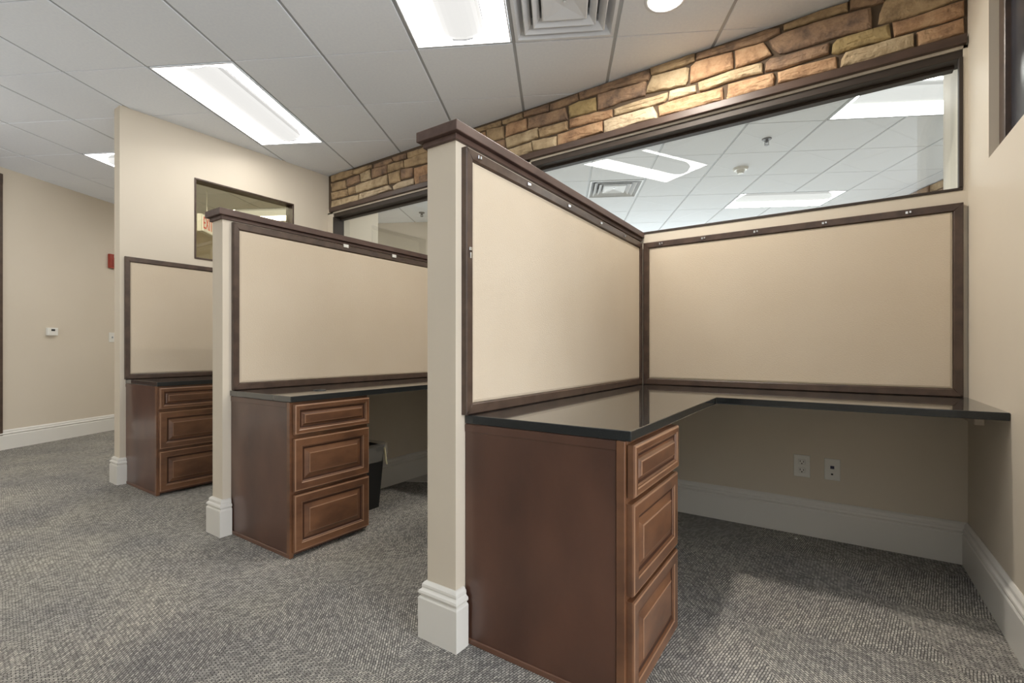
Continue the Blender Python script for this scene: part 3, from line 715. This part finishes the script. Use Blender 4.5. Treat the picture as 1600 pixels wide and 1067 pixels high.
m = MB(FL); m.box(5.522, .007, 1.172, 5.532, .018, 1.195, .001); m.build('toggle', mat('grey_toggle', (.3,.32,.36,1), .4), t)

# ---------------------------------------------------------------- half walls
def half_wall(k, lab):
    x0, x1, yf = PX[k]
    t = thing('partition_wall', lab, 'partition', ((x0+x1)/2, 2.1, 0))
    MB().box(x0, yf, 0, x1, WY, 1.752).build('wall_body', WALL, t)
    m = MB(); o = .012; m.box(x0-o, yf-o, 1.750, x1+o, WY, 1.770, .002); m.build('cap_molding', CAPM, t)
    m = MB(); o = .029; m.box(x0-o, yf-o, 1.770, x1+o, WY, 1.806, .003, 2); m.build('cap', CAPM, t)
    baseboard([(x1, 1.76), (x1, WY)][::-1], 'baseboard', t, kind=None)
    baseboard([(x1, yf+.040), (x1, yf), (x0, yf), (x0, WY)], 'baseboard', t, kind=None)
    return t
half_wall(0, 'nearest half height partition wall with dark wood cap, left of the big desk')
half_wall(1, 'middle half height partition wall with dark wood cap, behind the nearest one')

# ---------------------------------------------------------------- pinboards
def pinboard(lab, axis, fixed, u0, u1, z0, z1, wside, clips, sign):
    """axis 'x': board on plane x=fixed facing +x, u is y; axis 'y': plane y=fixed facing -y, u is x."""
    if axis == 'x': F = lambda p: (fixed+p[1], p[0], p[2]); loc = (fixed, (u0+u1)/2, z0)
    else: F = lambda p: (p[0], fixed-p[1], p[2]); loc = ((u0+u1)/2, fixed, z0)
    t = thing('pinboard', lab, 'pinboard', loc)
    wt = .038; T = .024
    def bar(pts):
        # mitred bar: quad outline at depth 0..T with soft front edge
        m = MB(F); cx = sum(p[0] for p in pts)/4; cz = sum(p[1] for p in pts)/4
        hx = (max(p[0] for p in pts)-min(p[0] for p in pts)); hz = (max(p[1] for p in pts)-min(p[1] for p in pts))
        ins = lambda d: [(p[0]+math.copysign(d, cx-p[0]) if hx < hz else p[0], 0, p[1]+math.copysign(d, cz-p[1]) if hz <= hx else p[1]) for p in pts]
        r = [[(a, .0, b) for a, _, b in ins(0)], [(a, T-.004, b) for a, _, b in ins(0)], [(a, T, b) for a, _, b in ins(.004)]]
        m.rings(r); return m.build('frame_rail', FRAMEB, t)
    bar([(u0,z0),(u1,z0),(u1-wside,z0+wt),(u0+wside,z0+wt)])
    bar([(u0,z1),(u0+wside,z1-wt),(u1-wside,z1-wt),(u1,z1)])
    bar([(u0,z0),(u0+wside,z0+wt),(u0+wside,z1-wt),(u0,z1)])
    bar([(u1,z0),(u1,z1),(u1-wside,z1-wt),(u1-wside,z0+wt)])
    m = MB(F); a, b, c, d = u0+wside, u1-wside, z0+wt, z1-wt
    sq = lambda i, y: [(a+i,y,c+i),(b-i,y,c+i),(b-i,y,d-i),(a+i,y,d-i)]
    m.rings([sq(0,.0), sq(0,.010), sq(.003,.015), sq(.012,.018)], False, True); m.build('fabric_panel', FABRIC, t)
    for kind, u, z in clips:
        m = MB(F)
        if kind == 'h': m.box(u-.012, T, z-.007, u-.001, T+.006, z+.007, .0015); m.box(u+.003, T, z-.004, u+.012, T+.005, z+.008, .0015)
        elif kind == 'w': m.box(u-.020, T, z-.010, u+.020, T+.006, z+.012, .0015)
        else: m.box(u-.007, T, z+.004, u+.007, T+.005, z+.016, .0015); m.box(u-.004, T, z-.024, u+.004, T+.006, z-.002, .0015)
        m.build('mounting_clip', PLATE if kind == 'w' else CHROME, t)
    return t
pinboard('large beige fabric pinboard on the right side of the nearest partition wall', 'x', PX[0][1], 1.272, 3.088, DZ+.001, 1.735, .036,
         [('h',1.344,1.716),('h',1.675,1.716),('h',2.037,1.716),('h',2.412,1.716),('h',2.763,1.716),('v',1.290,1.371)], 1)
pinboard('wide beige fabric pinboard on the back wall above the L shaped desk', 'y', WY, -1.052, .506, DZ+.001, 1.733, .036,
         [('h',-.934,1.715),('h',-.674,1.715),('h',-.384,1.715),('h',-.05,1.715),('h',.302,1.715)], 1)
pinboard('beige fabric pinboard on the middle partition wall, above the second desk', 'x', PX[1][1], 1.315, 3.088, DZ+.001, 1.742, .034,
         [('w',2.05,1.738),('w',2.48,1.738)], 1)
pinboard('beige fabric pinboard on the full height wall under the pass window', 'x', P3[1], 1.339, 3.088, DZ+.001, 1.745, .032, [], 1)

# ---------------------------------------------------------------- countertops
def counter(xl, xr, yf, lab, grommet=None):
    t = thing('countertop', lab, 'countertop', (xl, yf, DZ))
    e = .0015
    pts = [(xl+e, yf-.012), (xl+.606, yf-.012), (xl+.606, 2.435), (xr-e, 2.435), (xr-e, WY-e), (xl+e, WY-e)]
    m = MB(); m.prism(pts, DZ-.030, DZ, .003); m.build('stone_slab', GRAN, t)
    if grommet:
        gx, gy = grommet
        m = MB(); m.cyl((gx, gy), .036, DZ, DZ+.004, 28, .033); m.build('grommet', BLACKP, t)
    return t
counter(PX[0][1], XR, 1.300, 'L shaped polished black stone desk top in the nearest cubicle')
counter(PX[1][1], PX[0][0], 1.318, 'polished black stone desk top with a round grommet in the middle cubicle', (-2.40, 1.60))
counter(P3[1], PX[1][0], 1.358, 'polished black stone desk top in the farthest cubicle')
t = thing('desk_cleat', 'small painted support block under the right end of the big desk top', 'support block', (XR, 2.8, .72))
m = MB(); m.box(XR-.035, 2.79, .706, XR-.001, 3.10, DZ-.031, .004, 2); m.build('block', WALL, t)

# ---------------------------------------------------------------- drawer cabinets
def cabinet(xl, yf, lab):
    """back against x=xl, drawers face +x, finished end faces -y"""
    t = thing('drawer_cabinet', lab, 'cabinet', (xl+.29, yf+.23, 0))
    D, Wd = .588, .462; xb = xl+.002; xf = xl+D; y1 = yf+Wd; zt = DZ-.031
    m = MB(); m.box(xb, yf+.002, .012, xf-.004, y1, zt, .001); m.build('carcass', CABS, t)
    m = MB(); m.box(xb, yf-.005, 0, xf-.002, yf+.0015, .020, .002); m.build('shoe_molding', CABE, t)
    m = MB(); m.box(xb, yf-.001, .02, xf-.028, yf+.002, zt-.0, .0005); m.build('end_panel', CABS, t)
    m = MB(); m.box(xf-.026, yf-.004, .0, xf, yf+.018, zt, .0015); m.build('stile', CABF, t)
    m = MB(); m.box(xb, yf-.0035, zt-.028, xf-.027, yf+.0005, zt-.002, .001); m.build('top_rail', CABS, t)
    m = MB(); m.box(xf-.003, yf+.018, .02, xf, y1, zt, .0005); m.build('face_frame', CABF, t)
    # drawers
    specs = [(.608, .758, .028, .034, .052), (.328, .590, .045, .052, .080), (.030, .312, .045, .052, .080)]
    for n, (z0, z1, fw, gi, pb) in enumerate(specs):
        ya, yb = yf+.008, y1-.002
        x0 = xf+.004; T = .019
        if n == 0: x0 += .004
        sq = lambda d, dx: [(x0+dx, ya+d, z0+d), (x0+dx, yb-d, z0+d), (x0+dx, yb-d, z1-d), (x0+dx, ya+d, z1-d)]
        m = MB(); m.rings([sq(0,-.004), sq(0,T-.006), sq(.003,T-.0015), sq(.007,T), sq(fw-.006,T), sq(fw-.003,T-.003), sq(fw,T-.0035), sq(fw+.004,T-.008)], True, False)
        dr = m.build('drawer', CABF, t)
        m = MB(); m.rings([sq(.0028,T-.0014), sq(.0065,T+.0004), sq(.0085,T+.0002)], False, False); m.rings([sq(fw-.0065,T+.0003), sq(fw-.0028,T-.0024)], False, False); m.build('edge_glint', GLINT, dr)
        m = MB(); m.rings([sq(fw+.0035,T-.0085), sq(gi+.006,T-.0105)], False, False); m.build('glazed_groove', GROOVE, dr)
        m = MB(); m.rings([sq(pb+.0012,T-.0016), sq(pb+.0022,T-.0002), sq(pb+.0045,T+.0004)], False, False); m.build('edge_glint', GLINT, dr)
        m = MB(); m.rings([sq(gi+.0055,T-.0105), sq(gi+.012,T-.009), sq(pb,T-.0035), sq(pb+.002,T-.0008), sq(pb+.005,T)], False, True); m.build('raised_panel', CABF, dr)
    return t
c1 = cabinet(PX[0][1], 1.292, 'nearest brown three drawer cabinet under the big desk')
def moved(src, dx, dy, lab): return dup(src, (dx, dy, 0), lab)
moved(c1, PX[1][1]-PX[0][1], .022, 'brown three drawer cabinet under the middle desk, beside the wastebasket')
moved(c1, P3[1]-PX[0][1], .058, 'farthest brown three drawer cabinet, against the full height wall')

# ---------------------------------------------------------------- outlets on the back wall
def FB(p): return (p[0], WY-p[1], p[2])
t = thing('power_outlet', 'white duplex power outlet on the wall under the big desk', 'outlet', (-.155, WY, .379))
m = MB(FB); m.box(-.194, 0, .318, -.116, .006, .440, .002); m.build('plate', PLATE, t)
for zc in (.402, .356):
    m = MB(FB); m.box(-.172, .006, zc-.015, -.138, .0075, zc+.015, .003); r = m.build('receptacle', PLATE, t)
    m = MB(FB); m.box(-.1645, .0076, zc-.002, -.1615, .0082, zc+.008); m.box(-.1485, .0076, zc-.002, -.1455, .0082, zc+.006); m.box(-.158, .0076, zc-.012, -.152, .0082, zc-.006); m.build('slot', DARKHOLE, r)
t = thing('data_outlet', 'white data jack plate on the wall, right of the power outlet', 'outlet', (-.012, WY, .378))
m = MB(FB); m.box(-.050, 0, .320, .022, .006, .436, .002); m.build('plate', PLATE, t)
m = MB(FB); m.box(-.023, .006, .382, -.005, .008, .398); m.build('jack', mat('blue_jack', (.02,.022,.07,1), .4), t)
m = MB(FB); m.box(-.020, .006, .349, -.010, .008, .357); m.build('jack', DARKHOLE, t)

# ---------------------------------------------------------------- wastebasket
t = thing('wastebasket', 'black rectangular wastebasket with a clear bag beside the middle cabinet', 'wastebasket', (-2.59, 2.025, 0))
def rr(x0, y0, x1, y1, z, r=.02, n=4):
    out = []
    for cx, cy, a in ((x1-r, y1-r, 0), (x0+r, y1-r, 90), (x0+r, y0+r, 180), (x1-r, y0+r, 270)):
        for q in range(n+1):
            A = math.radians(a+90*q/n); out.append((cx+r*math.cos(A), cy+r*math.sin(A), z))
    return out
m = MB(); m.rings([rr(-2.70,1.965,-2.465,2.085,.001), rr(-2.735,1.935,-2.445,2.115,.395), rr(-2.74,1.93,-2.44,2.12,.40), rr(-2.732,1.938,-2.448,2.112,.40), rr(-2.695,1.971,-2.470,2.079,.01)], True, True)
m.build('bin', BLACKP, t)
m = MB(); R = []
for k, (off, z) in enumerate([(-.010,.30),(-.006,.39),(.000,.418),(.007,.412),(.010,.385),(.007,.35),(.010,.325),(.006,.305)]):
    rg = rr(-2.74-off,1.93-off,-2.44+off,2.12+off,z, .025, 6)
    R.append([(x+random.uniform(-.005,.005), y+random.uniform(-.005,.005), zz+random.uniform(-.006,.006)) for x,y,zz in rg])
m.rings(R, False, False); m.build('bag_liner', LINER, t, smooth=False)
m = MB(); pth = [(-2.430,2.09,.39),(-2.422,2.09,.35),(-2.418,2.09,.31),(-2.412,2.095,.285)]
m.rings([[(x-.004,y-.003,z),(x+.006,y-.003,z),(x+.006,y+.003,z),(x-.004,y+.003,z)] for x,y,z in pth]); m.build('drawstring', mat('yellowish_plastic', (.75,.68,.45,1), .4), t)

# crumb of paper
t = thing('paper_scrap', 'tiny white paper scrap on the carpet under the big desk', 'scrap', (-.176, 3.0, 0))
m = MB(); m.prism([(-.184,2.996),(-.170,2.992),(-.167,3.004),(-.180,3.007)], .001, .005); m.build('scrap', PLATE, t)
